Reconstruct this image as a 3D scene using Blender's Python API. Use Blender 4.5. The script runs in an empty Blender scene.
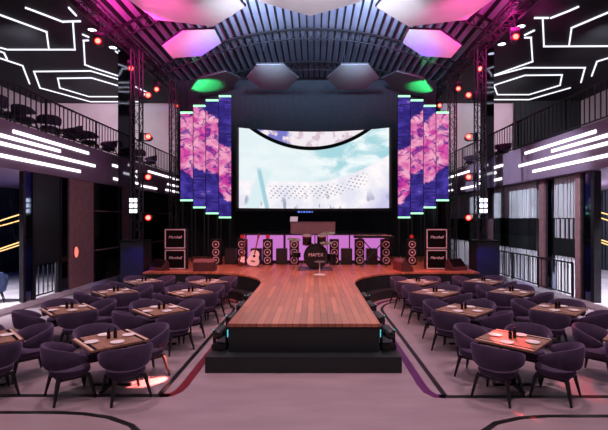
import bpy, bmesh, math, random
from mathutils import Vector, Matrix, Euler
random.seed(7)
PI = math.pi
scn = bpy.context.scene
COL = scn.collection

# ------------------------------------------------------------------ helpers
def lin(r, g, b):
    f = lambda c: (c / 255 / 12.92) if c / 255 <= 0.04045 else ((c / 255 + 0.055) / 1.055) ** 2.4
    return (f(r), f(g), f(b), 1.0)

class NT:
    """small node helper"""
    def __init__(s, name):
        s.m = bpy.data.materials.new(name); s.m.use_nodes = True
        s.t = s.m.node_tree; s.t.nodes.clear()
        s.out = s.t.nodes.new('ShaderNodeOutputMaterial')
    def n(s, typ, **kw):
        x = s.t.nodes.new(typ)
        for k, v in kw.items(): setattr(x, k, v)
        return x
    def put(s, sock, v):
        if hasattr(v, 'is_linked') or hasattr(v, 'links'): s.t.links.new(v, sock)
        else: sock.default_value = v
    def math(s, op, a, b=0.0, c=None, clamp=False):
        x = s.n('ShaderNodeMath', operation=op, use_clamp=clamp)
        s.put(x.inputs[0], a); s.put(x.inputs[1], b)
        if c is not None: s.put(x.inputs[2], c)
        return x.outputs[0]
    def mix(s, fac, a, b):
        x = s.n('ShaderNodeMix', data_type='RGBA')
        s.put(x.inputs[0], fac); s.put(x.inputs[6], a); s.put(x.inputs[7], b)
        return x.outputs[2]
    def noise(s, vec, scale, detail=3.0, rough=0.5, dist=0.0):
        x = s.n('ShaderNodeTexNoise')
        if vec is not None: s.t.links.new(vec, x.inputs['Vector'])
        x.inputs['Scale'].default_value = scale; x.inputs['Detail'].default_value = detail
        x.inputs['Roughness'].default_value = rough; x.inputs['Distortion'].default_value = dist
        return x.outputs['Fac']
    def objvec(s):
        return s.n('ShaderNodeTexCoord').outputs['Object']
    def posvec(s):
        return s.n('ShaderNodeNewGeometry').outputs['Position']
    def mapping(s, vec, scale=(1, 1, 1), rot=(0, 0, 0), loc=(0, 0, 0)):
        x = s.n('ShaderNodeMapping'); s.t.links.new(vec, x.inputs[0])
        x.inputs['Scale'].default_value = scale; x.inputs['Rotation'].default_value = rot; x.inputs['Location'].default_value = loc
        return x.outputs[0]
    def ss(s, v, lo, hi):
        x = s.n('ShaderNodeMapRange', interpolation_type='SMOOTHSTEP')
        s.put(x.inputs[0], v); x.inputs[1].default_value = lo; x.inputs[2].default_value = hi
        return x.outputs[0]
    def bsdf(s, col, rough=0.5, metal=0.0, spec=0.5):
        p = s.n('ShaderNodeBsdfPrincipled')
        s.put(p.inputs['Base Color'], col); s.put(p.inputs['Roughness'], rough)
        p.inputs['Metallic'].default_value = metal; p.inputs['Specular IOR Level'].default_value = spec
        s.t.links.new(p.outputs[0], s.out.inputs[0]); return p
    def emit(s, col, strength):
        e = s.n('ShaderNodeEmission'); s.put(e.inputs[0], col); s.put(e.inputs[1], strength)
        s.t.links.new(e.outputs[0], s.out.inputs[0]); return e

def mat(name, rgb, rough=0.5, metal=0.0, var=0.15, scale=6.0, spec=0.5, bump=0.0):
    n = NT(name); c = lin(*rgb); v = n.objvec()
    f = n.noise(v, scale, 4)
    lo = tuple(x * (1 - var) for x in c[:3]) + (1,); hi = tuple(min(1, x * (1 + var)) for x in c[:3]) + (1,)
    col = n.mix(n.ss(f, 0.3, 0.7), lo, hi)
    r = n.math('MULTIPLY_ADD', f, 0.12, rough - 0.06)
    p = n.bsdf(col, r, metal, spec)
    if bump:
        b = n.n('ShaderNodeBump'); b.inputs['Strength'].default_value = bump
        n.t.links.new(n.noise(v, scale * 30, 2), b.inputs['Height']); n.t.links.new(b.outputs[0], p.inputs['Normal'])
    return n.m
def glow(name, rgb, strength, var=0.04):
    n = NT(name); c = lin(*rgb); f = n.noise(n.objvec(), 3.0)
    n.emit(n.mix(f, tuple(x * (1 - var) for x in c[:3]) + (1,), c), strength)
    return n.m

class MB:
    """collects shapes into one mesh"""
    def __init__(s): s.v = []; s.f = []
    def add(s, vs, fs, M=None):
        b = len(s.v)
        s.v += [tuple(M @ Vector(p)) if M else tuple(p) for p in vs]
        s.f += [tuple(i + b for i in f) for f in fs]; return s
    def box(s, c, d, rot=None, M=None):
        x, y, z = d[0] / 2, d[1] / 2, d[2] / 2
        vs = [(-x, -y, -z), (x, -y, -z), (x, y, -z), (-x, y, -z), (-x, -y, z), (x, -y, z), (x, y, z), (-x, y, z)]
        T = Matrix.Translation(c) @ (Euler(rot).to_matrix().to_4x4() if rot else Matrix())
        if M: T = M @ T
        return s.add(vs, [(0, 3, 2, 1), (4, 5, 6, 7), (0, 1, 5, 4), (1, 2, 6, 5), (2, 3, 7, 6), (3, 0, 4, 7)], T)
    def bb(s, x0, x1, y0, y1, z0, z1):
        return s.box(((x0 + x1) / 2, (y0 + y1) / 2, (z0 + z1) / 2), (abs(x1 - x0), abs(y1 - y0), abs(z1 - z0)))
    def prism(s, poly, z0, z1, M=None):
        n = len(poly)
        vs = [(x, y, z0) for x, y in poly] + [(x, y, z1) for x, y in poly]
        fs = [tuple(range(n - 1, -1, -1)), tuple(range(n, 2 * n))] + [(i, (i + 1) % n, n + (i + 1) % n, n + i) for i in range(n)]
        return s.add(vs, fs, M)
    def lathe(s, prof, n=20, M=None, cap=True):
        vs = []; fs = []; k = len(prof)
        for r, z in prof:
            for i in range(n):
                a = 2 * PI * i / n; vs.append((r * math.cos(a), r * math.sin(a), z))
        for j in range(k - 1):
            for i in range(n):
                i2 = (i + 1) % n; fs.append((j * n + i, j * n + i2, (j + 1) * n + i2, (j + 1) * n + i))
        if cap:
            fs.append(tuple(range(n - 1, -1, -1))); fs.append(tuple((k - 1) * n + i for i in range(n)))
        return s.add(vs, fs, M)
    def tube(s, pts, r, n=8, closed=False):
        pts = [Vector(p) for p in pts]; k = len(pts); vs = []; fs = []
        rr = r if isinstance(r, (list, tuple)) else [r] * k
        up = None
        for i, p in enumerate(pts):
            if closed: t = pts[(i + 1) % k] - pts[i - 1]
            else: t = pts[min(i + 1, k - 1)] - pts[max(i - 1, 0)]
            t.normalize()
            if up is None:
                up = Vector((0, 0, 1)) if abs(t.z) < 0.9 else Vector((0, 1, 0))
            a = t.cross(up); a.normalize(); b = a.cross(t); b.normalize(); up = b
            for j in range(n):
                w = 2 * PI * (j + 0.5) / n
                vs.append(p + (a * math.cos(w) + b * math.sin(w)) * rr[i])
        for i in range(k if closed else k - 1):
            i2 = (i + 1) % k
            for j in range(n):
                j2 = (j + 1) % n; fs.append((i * n + j, i * n + j2, i2 * n + j2, i2 * n + j))
        if not closed:
            fs.append(tuple(range(n - 1, -1, -1))); fs.append(tuple((k - 1) * n + j for j in range(n)))
        return s.add(vs, fs)
    def build(s, name, material, parent=None, smooth=False, bevel=0.0, loc=None):
        me = bpy.data.meshes.new(name); me.from_pydata(s.v, [], s.f); me.update()
        bm = bmesh.new(); bm.from_mesh(me)
        bmesh.ops.recalc_face_normals(bm, faces=bm.faces[:])
        if bevel:
            es = [e for e in bm.edges if len(e.link_faces) == 2 and e.calc_face_angle(0) > 0.6]
            bmesh.ops.bevel(bm, geom=es, offset=bevel, segments=2, affect='EDGES', clamp_overlap=True)
        bm.to_mesh(me); bm.free()
        if smooth:
            me.polygons.foreach_set('use_smooth', [True] * len(me.polygons))
            me.set_sharp_from_angle(angle=math.radians(40))
        me.materials.append(material)
        o = bpy.data.objects.new(name, me); COL.objects.link(o)
        if parent: o.parent = parent
        if loc: o.location = loc
        return o

def tag(o, label=None, cat=None, group=None, kind=None):
    if label: o['label'] = label
    if cat: o['category'] = cat
    if group: o['group'] = group
    if kind: o['kind'] = kind
    return o
def thing(name, label, cat, loc=(0, 0, 0), rot=(0, 0, 0), group=None):
    o = bpy.data.objects.new(name, None); COL.objects.link(o)
    o.empty_display_size = 0.1
    o.location = loc; o.rotation_euler = rot if isinstance(rot, tuple) else (0, 0, rot)
    return tag(o, label, cat, group)
def struct(mb, name, m, parent=None, **kw):
    o = mb.build(name, m, parent, **kw)
    o['kind'] = 'structure'; return o
def copy_tree(o, parent=None):
    c = o.copy(); COL.objects.link(c)
    if parent: c.parent = parent
    for ch in list(o.children): copy_tree(ch, c)
    return c
class Pool:
    """first use places the original, later uses place copies"""
    def __init__(s, proto): s.p = proto; s.used = False
    def put(s, loc, rot=(0, 0, 0), label=None, group=None, scale=None, cat=None):
        o = copy_tree(s.p) if s.used else s.p
        s.used = True
        o.location = loc; o.rotation_euler = rot if isinstance(rot, tuple) else (0, 0, rot)
        if scale: o.scale = (scale, scale, scale)
        tag(o, label, cat, group); return o
def text_mesh(txt, name, size, material, parent, M, shear=0.0, depth=0.004):
    cu = bpy.data.curves.new(name, 'FONT'); cu.body = txt; cu.size = size; cu.shear = shear
    cu.align_x = 'CENTER'; cu.align_y = 'CENTER'; cu.extrude = depth
    tmp = bpy.data.objects.new('tmp', cu); COL.objects.link(tmp)
    dg = bpy.context.evaluated_depsgraph_get()
    me = bpy.data.meshes.new_from_object(tmp.evaluated_get(dg)); me.name = name
    bpy.data.objects.remove(tmp); bpy.data.curves.remove(cu)
    me.transform(M); me.materials.clear(); me.materials.append(material)
    o = bpy.data.objects.new(name, me); COL.objects.link(o)
    if parent: o.parent = parent
    return o

F, VX, VY, CH = 420.0, 314.0, 219.0, 2.7
def on_z(px, py, z):
    d = F * (z - CH) / (VY - py); return ((px - VX) * d / F, d)

# ------------------------------------------------------------------ materials
M = {}
M['black'] = mat('black_paint', (24, 27, 29), 0.45)
M['blackmetal'] = mat('black_metal', (22, 23, 25), 0.35, 0.6)
M['blackcloth'] = mat('black_cloth', (34, 39, 41), 0.9, spec=0.2)
M['satin_black'] = mat('satin_black_riser', (17, 27, 28), 0.5)
M['dark_steel'] = mat('dark_steel', (52, 50, 56), 0.35, 0.7)
M['truss'] = mat('truss_steel', (40, 38, 42), 0.45, 0.3)
M['chrome'] = mat('chrome', (190, 190, 195), 0.15, 1.0, 0.05)
M['mirror'] = mat('mirror_cladding', (120, 130, 150), 0.08, 1.0, 0.05)
M['column'] = mat('glossy_black_column', (120, 120, 130), 0.05, 1.0, 0.05)
M['glass'] = mat('dark_glass_wall', (14, 16, 19), 0.08, 0.0, 0.1)
M['brown'] = mat('brown_wall_panel', (140, 104, 106), 0.45)
M['fascia'] = mat('balcony_fascia', (124, 104, 126), 0.6, 0.0, 0.06, 1.5, 0.25)
M['soffit'] = mat('dark_ceiling_paint', (40, 44, 47), 0.6, 0.0, 0.08, 1.0, 0.15)
M['plaster'] = mat('pale_plaster', (176, 168, 172), 0.85, 0.0, 0.05, 1.0)
M['marble'] = mat('pale_stone_floor', (205, 200, 205), 0.2, 0.0, 0.12, 1.2)
M['curtain'] = mat('pale_curtain', (190, 192, 196), 0.7, 0.0, 0.08, 1.0)
M['vault'] = mat('steel_roof_sheet', (168, 174, 190), 0.45, 0.3, 0.08, 1.0)
M['rib'] = mat('black_roof_purlin', (16, 16, 18), 0.6)
M['hexgrey'] = mat('grey_acoustic_panel', (116, 121, 128), 0.6, 0.0, 0.03, 2.0)
M['hexdark'] = mat('charcoal_acoustic_panel', (96, 100, 106), 0.6, 0.0, 0.03, 2.0)
M['hex'] = mat('white_acoustic_panel', (222, 222, 226), 0.7, 0.0, 0.03, 2.0)
M['chair'] = mat('purple_velvet', (68, 58, 82), 0.8, 0.0, 0.1, 8.0, 0.2, 0.08)
for _n in M['chair'].node_tree.nodes:
    if _n.type == 'BSDF_PRINCIPLED':
        _n.inputs['Sheen Weight'].default_value = 0.35; _n.inputs['Sheen Roughness'].default_value = 0.4; _n.inputs['Sheen Tint'].default_value = lin(190, 160, 215)
M['chair_leg'] = mat('black_stained_wood', (22, 20, 22), 0.4)
M['plate'] = mat('white_porcelain', (225, 222, 222), 0.25, 0.0, 0.03)
M['bottle'] = mat('dark_bottle_glass', (38, 20, 18), 0.15)
M['cap'] = mat('bottle_cap', (30, 28, 28), 0.3, 0.5)
M['pale_wood'] = mat('pale_inlay', (205, 182, 165), 0.4)
M['groove'] = mat('black_table_groove', (8, 8, 8), 0.8, spec=0.1)
M['grille'] = mat('amp_grille_cloth', (9, 10, 11), 0.9, 0.0, 0.3, 60, 0.1)
M['tolex'] = mat('amp_vinyl', (15, 14, 15), 0.6, 0.0, 0.2, 40, 0.3)
M['piping'] = mat('white_piping', (205, 195, 200), 0.5)
M['cone'] = mat('speaker_cone', (28, 26, 28), 0.6)
M['surround'] = mat('speaker_ring', (205, 180, 190), 0.4, 0.0)
M['drum'] = mat('drum_shell', (18, 20, 24), 0.2)
M['drumhead'] = mat('black_drum_head', (20, 22, 25), 0.35)
M['drumskin'] = mat('white_drum_skin', (120, 106, 110), 0.5)
M['satin'] = mat('satin_pale_metal', (205, 196, 200), 0.35, 0.2, 0.03)
M['brass'] = mat('cymbal_bronze', (120, 70, 36), 0.25, 0.9)
M['white_gloss'] = mat('white_guitar_lacquer', (235, 230, 230), 0.2, 0.0, 0.03)
M['redwood'] = mat('guitar_neck_wood', (120, 50, 35), 0.35)
M['darkwood'] = mat('guitar_body_wood', (90, 40, 30), 0.25)
M['monitor'] = mat('red_lit_monitor_vinyl', (70, 40, 42), 0.5)  # red of the stage light put into the base colour
M['booth'] = mat('booth_panel', (140, 116, 126), 0.5, 0.0, 0.04)
M['rug'] = mat('drum_rug', (96, 76, 96), 0.9, 0.0, 0.4, 8)
M['blue_seat'] = mat('blue_lounge_fabric', (70, 90, 130), 0.7)
M['stripe'] = mat('black_floor_inlay', (14, 16, 16), 0.35)
M['red_band'] = mat('red_floor_band', (96, 12, 26), 0.35)
M['violet_band'] = mat('violet_floor_band', (78, 16, 80), 0.35)
M['letter'] = mat('white_lettering', (230, 222, 226), 0.4, 0.0, 0.02)
M['strip'] = glow('white_led', (255, 250, 255), 2.2)
M['ceil_led'] = glow('white_led_line', (240, 240, 255), 1.5)
M['greenbar'] = glow('green_white_led', (168, 255, 196), 1.7)
M['downlight'] = glow('downlight_lens', (225, 235, 255), 4.0)
M['lens'] = glow('lamp_lens_core', (255, 120, 105), 4.0)
M['lensring'] = glow('lamp_lens_ring', (255, 16, 14), 1.5)
M['cyan_lens_glint'] = glow('lamp_lens_glint_cyan', (90, 210, 220), 1.2)
M['pink_lens_glint'] = glow('lamp_lens_glint_pink', (255, 110, 130), 1.0)
M['pinkpanel'] = glow('pink_light_panel', (200, 116, 200), 1.05)
M['ringlamp'] = glow('golden_ring_lamp', (255, 200, 130), 1.8)
M['bluemark'] = glow('blue_sign', (90, 130, 235), 1.2)
M['redmark'] = glow('red_indicator', (220, 40, 35), 0.7)
M['cell'] = glow('blinder_cell', (240, 240, 255), 3.0)
M['laptop'] = glow('laptop_lid', (225, 190, 205), 0.7)

def floor_mat():
    n = NT('grey_resin_floor'); v = n.posvec()
    a = n.noise(n.mapping(v, (0.4, 1.6, 1)), 2.2, 5, 0.6); b = n.noise(v, 0.35, 3)
    f = n.math('MULTIPLY_ADD', a, 0.6, n.math('MULTIPLY', b, 0.4))
    col = n.mix(n.ss(f, 0.3, 0.7), lin(128, 118, 124), lin(148, 136, 142))
    n.bsdf(col, n.math('MULTIPLY_ADD', a, 0.2, 0.3), 0.0, 0.4); return n.m
M['floor'] = floor_mat()
def plank_mat(name, c1, c2, gap, length, width, rough, rot=PI / 2):
    n = NT(name); v = n.mapping(n.objvec(), (1, 1, 1), (0, 0, rot))
    b = n.n('ShaderNodeTexBrick'); n.t.links.new(v, b.inputs['Vector'])
    b.inputs['Scale'].default_value = 1.0; b.inputs['Brick Width'].default_value = length
    b.inputs['Row Height'].default_value = width; b.inputs['Mortar Size'].default_value = width * 0.035
    b.inputs['Mortar Smooth'].default_value = 0.2; b.inputs['Bias'].default_value = 0.0
    b.offset = 0.37; b.offset_frequency = 2
    b.inputs['Color1'].default_value = lin(*c1); b.inputs['Color2'].default_value = lin(*c2); b.inputs['Mortar'].default_value = lin(*gap)
    g = n.noise(n.mapping(v, (1.2, 14, 1)), 3, 4, 0.6)
    x = n.n('ShaderNodeMix', data_type='RGBA', blend_type='MULTIPLY')
    x.inputs[0].default_value = 1.0; n.t.links.new(b.outputs[0], x.inputs[6])
    n.t.links.new(n.mix(g, (0.6, 0.58, 0.56, 1), (1.2, 1.2, 1.2, 1)), x.inputs[7])
    n.bsdf(x.outputs[2], rough, 0.0, 0.4); return n.m
M['deck'] = plank_mat('stage_planks', (150, 94, 72), (188, 122, 94), (26, 14, 10), 1.7, 0.13, 0.35)
M['tabletop'] = plank_mat('table_wood', (140, 108, 88), (152, 118, 98), (104, 78, 62), 0.9, 0.11, 0.4)

def led_cloud_mat():
    n = NT('led_panel_clouds'); v = n.posvec()
    sp = n.n('ShaderNodeSeparateXYZ'); n.t.links.new(v, sp.inputs[0])
    ax = n.math('ABSOLUTE', sp.outputs[0]); z = n.math('ADD', sp.outputs[2], n.math('MULTIPLY_ADD', n.n('ShaderNodeObjectInfo').outputs['Random'], 0.9, -0.45))
    cb = n.n('ShaderNodeCombineXYZ'); n.put(cb.inputs[0], ax); n.put(cb.inputs[1], n.math('MULTIPLY', z, 1.3))
    oi = n.n('ShaderNodeObjectInfo'); osp = n.n('ShaderNodeSeparateXYZ'); n.t.links.new(oi.outputs['Location'], osp.inputs[0])
    n.put(cb.inputs[2], n.math('MULTIPLY', osp.outputs[2], 0.9))
    w = cb.outputs[0]
    f1 = n.noise(w, 1.25, 5, 0.6, 0.6); f2 = n.noise(n.mapping(w, (1, 1, 1), (0, 0, .4), (4, 2, 0)), 2.0, 5, 0.65, 1.0)
    # pink cloud belt: low edge rises outwards, high edge rises outwards
    lo = n.math('MULTIPLY_ADD', n.math('SUBTRACT', ax, 3.9), 0.62, 3.75)
    hi = n.math('MULTIPLY_ADD', n.math('SUBTRACT', ax, 3.9), 1.0, 6.2)
    belt = n.math('MULTIPLY', n.ss(n.math('SUBTRACT', z, lo), -0.1, 0.5), n.ss(n.math('SUBTRACT', hi, z), -0.6, 0.6))
    pink = n.mix(n.ss(f1, 0.36, 0.66), lin(205, 62, 158), lin(250, 176, 205))
    dark = n.ss(f2, 0.5, 0.58)
    pink = n.mix(n.math('MULTIPLY', dark, 0.85), pink, lin(88, 38, 140))
    blue = n.mix(n.ss(f1, 0.35, 0.65), lin(42, 30, 110), lin(78, 62, 168))
    st = n.noise(n.mapping(w, (0.6, 5, 1), (0, 0, .15)), 2.0, 3)
    blue = n.mix(n.ss(st, 0.52, 0.6), blue, lin(48, 36, 104))
    k = n.ss(n.math('ADD', belt, n.math('MULTIPLY', n.math('SUBTRACT', f1, 0.5), 2.4)), 0.35, 0.6)
    n.emit(n.mix(k, blue, pink), 1.0); return n.m
M['ledcloud'] = led_cloud_mat()

def screen_mat():
    n = NT('stage_screen_picture'); v = n.objvec()
    sp = n.n('ShaderNodeSeparateXYZ'); n.t.links.new(v, sp.inputs[0])
    x, z = sp.outputs[0], sp.outputs[2]
    cb = n.n('ShaderNodeCombineXYZ'); n.put(cb.inputs[0], x); n.put(cb.inputs[1], z); w = cb.outputs[0]
    cl = n.noise(n.mapping(w, (0.55, 1.1, 1), (0, 0, -0.45)), 1.5, 6, 0.6, 0.4)
    teal = n.mix(n.ss(cl, 0.38, 0.62), lin(152, 208, 218), lin(240, 248, 250))
    right = n.ss(n.math('ADD', x, n.math('MULTIPLY', z, 0.5)), 0.2, 2.0)
    sky = n.mix(n.math('MULTIPLY_ADD', right, 0.75, 0.12), lin(232, 242, 245), teal)
    # curved terrace of pale buildings at the foot
    zc = n.math('SUBTRACT', z, n.math('MULTIPLY', n.math('POWER', n.math('MAXIMUM', n.math('ADD', x, 0.05), 0.0), 1.75), 0.135))
    land = n.ss(zc, 1.26, 1.16)
    lc = n.noise(n.mapping(w, (1, 1, 1), (0, 0, .6)), 1.1, 4, 0.55)
    ground = n.mix(n.ss(lc, 0.35, 0.65), lin(226, 226, 240), lin(252, 246, 248))
    bl = n.noise(n.mapping(w, (2.4, 1.0, 1), (0, 0, .5), (3, 1, 0)), 1.2, 2, 0.4)
    ground = n.mix(n.math('MULTIPLY', n.ss(bl, 0.58, 0.64), n.ss(z, 1.0, 0.2)), ground, lin(160, 165, 190))
    xs = n.math('MULTIPLY_ADD', zc, 0.35, x)
    dots = n.math('MULTIPLY', n.math('SINE', n.math('MULTIPLY', xs, 24.0)), n.math('SINE', n.math('MULTIPLY', zc, 30.0)))
    dm = n.math('MULTIPLY', n.ss(dots, 0.42, 0.62), n.math('MULTIPLY', n.math('MULTIPLY', n.ss(zc, 1.08, 1.0), n.ss(zc, 0.4, 0.5)), n.math('MULTIPLY', n.ss(x, -2.1, -1.9), n.ss(x, 2.6, 2.0))))
    dm = n.math('MULTIPLY', dm, n.ss(n.noise(w, 1.0, 1), 0.36, 0.46))
    ground = n.mix(n.math('MULTIPLY', dm, 0.6), ground, lin(96, 84, 104))
    ground = n.mix(n.math('MULTIPLY', n.ss(n.math('ADD', x, n.math('MULTIPLY', z, -1.2)), 1.6, 2.9), 0.6), ground, lin(176, 172, 224))
    body = n.mix(land, sky, ground)
    # tapering pale fins at the left foot
    fin = n.math('ABSOLUTE', n.math('SUBTRACT', n.math('ADD', x, n.math('MULTIPLY', z, -0.35)), -2.75))
    body = n.mix(n.math('MULTIPLY', n.ss(fin, 0.35, 0.2), n.ss(z, 1.9, 1.6)), body, lin(216, 236, 240))
    fin2 = n.math('ABSOLUTE', n.math('SUBTRACT', n.math('ADD', x, n.math('MULTIPLY', z, 0.2)), -2.1))
    body = n.mix(n.math('MULTIPLY', n.ss(fin2, 0.12, 0.06), n.ss(z, 1.9, 1.6)), body, lin(165, 205, 218))
    # dark window arc with another view above it
    r = n.math('SQRT', n.math('ADD', n.math('POWER', n.math('ADD', x, 0.15), 2.0), n.math('POWER', n.math('SUBTRACT', z, 7.40), 2.0)))
    above = n.mix(n.ss(n.noise(w, 2.4, 4), 0.5, 0.6), lin(240, 232, 238), lin(214, 190, 206))
    above = n.mix(n.math('MULTIPLY', n.ss(x, -0.9, -1.3), n.ss(n.noise(w, 1.7, 3), 0.4, 0.5)), above, lin(120, 120, 200))
    body = n.mix(n.ss(r, 4.60, 4.57), body, above)
    arc = n.ss(n.math('ABSOLUTE', n.math('SUBTRACT', r, 4.66)), 0.10, 0.07)
    body = n.mix(arc, body, lin(6, 8, 10))
    n.emit(body, 1.04); return n.m
M['screen'] = screen_mat()

# ------------------------------------------------------------------ setting
LX, RX = -8.7, 8.15          # balcony fronts
struct(MB().bb(-18, 18, -3, 29, -0.2, 0), 'floor', M['floor'])
# barrel roof sheet with purlins along the hall
VR, VZ, VC = 15.8, 12.3, -0.1
def vz(x): return VZ - VR + math.sqrt(VR * VR - (x - VC) ** 2)
def vault_strip(x0, x1, y0, y1, dz0, dz1, k=1):
    mb = MB(); xs = [x0 + (x1 - x0) * i / k for i in range(k + 1)]
    vs = []
    for x in xs: vs += [(x, y0, vz(x) + dz0), (x, y1, vz(x) + dz0), (x, y0, vz(x) + dz1), (x, y1, vz(x) + dz1)]
    fs = []
    for i in range(k):
        a, b = i * 4, i * 4 + 4
        fs += [(a, b, b + 1, a + 1), (a + 2, a + 3, b + 3, b + 2), (a, a + 2, b + 2, b), (a + 1, b + 1, b + 3, a + 3)]
    fs += [(0, 1, 3, 2), (4 * k, 4 * k + 2, 4 * k + 3, 4 * k + 1)]
    return mb.add(vs, fs)
ceil = struct(vault_strip(-8.25, 7.5, 2, 28.6, 0.0, 0.1, 40), 'ceiling', M['vault'], smooth=True)
rb = MB(); npur = 44
for i in range(npur + 1):
    x = -8.15 + 15.6 * i / npur
    q = vault_strip(x - 0.038, x + 0.038, 2, 28.5, -0.13, -0.002)
    rb.add(q.v, q.f)
struct(rb, 'ceiling_purlins', M['rib'], ceil)
for side, x0, x1 in (('left', -17.2, -8.25), ('right', 7.5, 16.6)):
    struct(MB().bb(x0, x1, 6, 26.6, 10.0, 10.35), 'ceiling_' + side, M['soffit'])
    e = x1 if side == 'left' else x0
    ex = (e, e + 0.15) if side == 'left' else (e - 0.15, e)
    struct(MB().bb(ex[0], ex[1], 6, 26.6, 9.97, 10.35), 'trim_1' if side == 'left' else 'trim_2', M['black'])
# balconies
struct(MB().bb(-17.2, LX, 7, 27, 4.15, 5.5), 'balcony_left', M['fascia'], bevel=0.01)
struct(MB().bb(RX, 17.2, 7, 27, 4.15, 5.5), 'balcony_right', M['fascia'], bevel=0.01)
# upper walls
struct(MB().bb(-17.2, -8.55, 26.5, 26.7, 5.5, 10.0), 'wall_upper_back_left', M['plaster'])
struct(MB().bb(8.0, 17.2, 26.5, 26.7, 5.5, 10.0), 'wall_upper_back_right', M['plaster'])
struct(MB().bb(-17.4, -17.2, 6, 27, 0, 10.3), 'wall_left', M['plaster'])
struct(MB().bb(16.5, 16.7, 6, 27, 0, 10.3), 'wall_right', M['plaster'])
struct(MB().bb(-17.4, 17.4, 28.4, 28.6, 0, 12.4), 'wall_back', M['blackcloth'])
# raised side platforms
struct(MB().bb(-17.2, -8.74, 7, 27, 0, 0.18), 'floor_platform_left', M['marble'], bevel=0.01)
struct(MB().bb(8.36, 17.2, 7, 27, 0, 0.18), 'floor_platform_right', M['marble'], bevel=0.01)
# wall behind the lounges
def ribbed(x, y0, y1, z0, z1, pitch, w, d):
    mb = MB(); k = int((y1 - y0) / pitch)
    for i in range(k):
        yy = y0 + (i + 0.5) * pitch
        mb.bb(x - d, x + d, yy - w / 2, yy + w / 2, z0, z1)
    return mb
lw = MB().bb(-14.6, -14.4, 7, 27, 0.18, 4.15)
q = ribbed(-14.36, 7, 27, 0.2, 4.1, 0.22, 0.1, 0.04); lw.add(q.v, q.f)
struct(lw, 'wall_lounge_left', mat('slatted_dark_wall', (40, 44, 54), 0.5))
lw = MB().bb(14.4, 14.6, 7, 27, 0.18, 4.15)
q = ribbed(14.36, 7, 27, 0.2, 4.1, 0.22, 0.1, 0.04); lw.add(q.v, q.f)
struct(lw, 'wall_lounge_right', mat('slatted_dark_wall_b', (40, 44, 54), 0.5))
# closing walls below the balcony ends
struct(MB().bb(-17.2, -8.6, 26.3, 26.5, 0.18, 4.15), 'wall_lower_back_left', M['black'])
struct(MB().bb(8.0, 17.2, 26.3, 26.5, 0.18, 4.15), 'wall_lower_back_right', M['black'])
# left glazed front under the balcony
wx0, wx1 = -8.86, -8.76
def lpanel(y0, y1, name, m, z0=0.18, z1=4.15, b=0.0, t=0.0): return struct(MB().bb(wx0 - t, wx1 + b, y0, y1, z0, z1), name, m)
lpanel(12.73, 13.05, 'wall_mirror_pier_left', M['mirror'])
lpanel(13.05, 13.18, 'trim_3', M['dark_steel'], b=0.03)
lpanel(12.62, 12.73, 'trim_4', M['dark_steel'], b=0.03)
lpanel(13.18, 14.5, 'wall_panel_dark_left', M['black'], z0=1.25)
lpanel(14.56, 15.0, 'wall_mirror_pier_left_b', M['mirror'])
lpanel(14.48, 14.56, 'trim_5', M['dark_steel'], b=0.03)
lpanel(15.0, 15.2, 'trim_6', M['brown'], b=0.05)
lpanel(15.2, 16.7, 'wall_panel_brown_left', M['brown'])
lpanel(16.7, 16.78, 'trim_7', M['dark_steel'], b=0.03)
lpanel(16.78, 18.9, 'window_1', M['glass'])
lpanel(18.9, 19.0, 'trim_8', M['dark_steel'], b=0.03)
lpanel(19.0, 26.3, 'window_2', M['glass'])
struct(MB().bb(wx1, wx1 + 0.03, 15.2, 26, 3.0, 3.04), 'trim_9', M['brown'])
struct(MB().bb(wx1, wx1 + 0.03, 15.2, 26, 1.42, 1.47), 'trim_10', M['brown'])
# right front under the balcony: pale curtain strips over a dark band over pale slats
rx0, rx1 = 8.44, 8.56
def curtain(y0, y1, z0, z1, pitch, name, m, gap=0.75, x=8.5, d=0.03):
    mb = MB(); y = y0; rnd = random.Random(int(y0 * 10))
    while y < y1 - 0.02:
        w = pitch * rnd.uniform(0.6, 1.35); w = min(w, y1 - y)
        mb.bb(x - d * rnd.uniform(0.5, 1), x + d, y, y + w * rnd.uniform(gap - 0.12, gap + 0.12), z0, z1); y += w
    return struct(mb, name, m)
struct(MB().bb(8.56, 8.62, 13.42, 26.3, 2.72, 4.15), 'wall_curtain_backing', mat('grey_curtain_shade', (120, 122, 126), 0.8))
curtain(16.05, 26.2, 2.74, 4.12, 0.2, 'curtain_right', M['curtain'], 0.8)
curtain(13.5, 14.85, 2.74, 4.12, 0.2, 'curtain_right_b', M['curtain'], 0.8)
struct(MB().bb(8.46, 8.6, 16.0, 26.3, 1.5, 2.72), 'wall_band_right', M['black'])
q = ribbed(8.45, 16.0, 26.2, 2.05, 2.7, 0.17, 0.07, 0.02)
struct(q, 'trim_11', M['dark_steel'])
curtain(13.5, 14.85, 2.05, 2.7, 0.26, 'curtain_right_c', M['curtain'], 0.5)
struct(MB().bb(8.5, 8.6, 13.42, 14.9, 1.45, 2.72), 'wall_band_right_b', M['black'])
curtain(13.5, 14.85, 0.18, 1.42, 0.22, 'curtain_right_d', M['curtain'], 0.45)
curtain(16.05, 26.2, 0.18, 1.48, 0.22, 'curtain_right_e', M['curtain'], 0.45)
for y0, y1, nm, m, b in ((15.3, 15.6, 'trim_12', M['brown'], 0.08), (14.9, 15.3, 'wall_mirror_pier_right', M['mirror'], 0.0),
                         (13.2, 13.45, 'trim_13', M['brown'], 0.08), (12.75, 13.12, 'wall_mirror_pier_right_b', M['mirror'], 0.0),
                         (13.12, 13.2, 'trim_14', M['dark_steel'], 0.04), (12.6, 12.75, 'trim_15', M['dark_steel'], 0.04)):
    struct(MB().bb(rx0 - b, rx1 + 0.06, y0, y1, 0.18, 4.15), nm, m)
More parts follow.
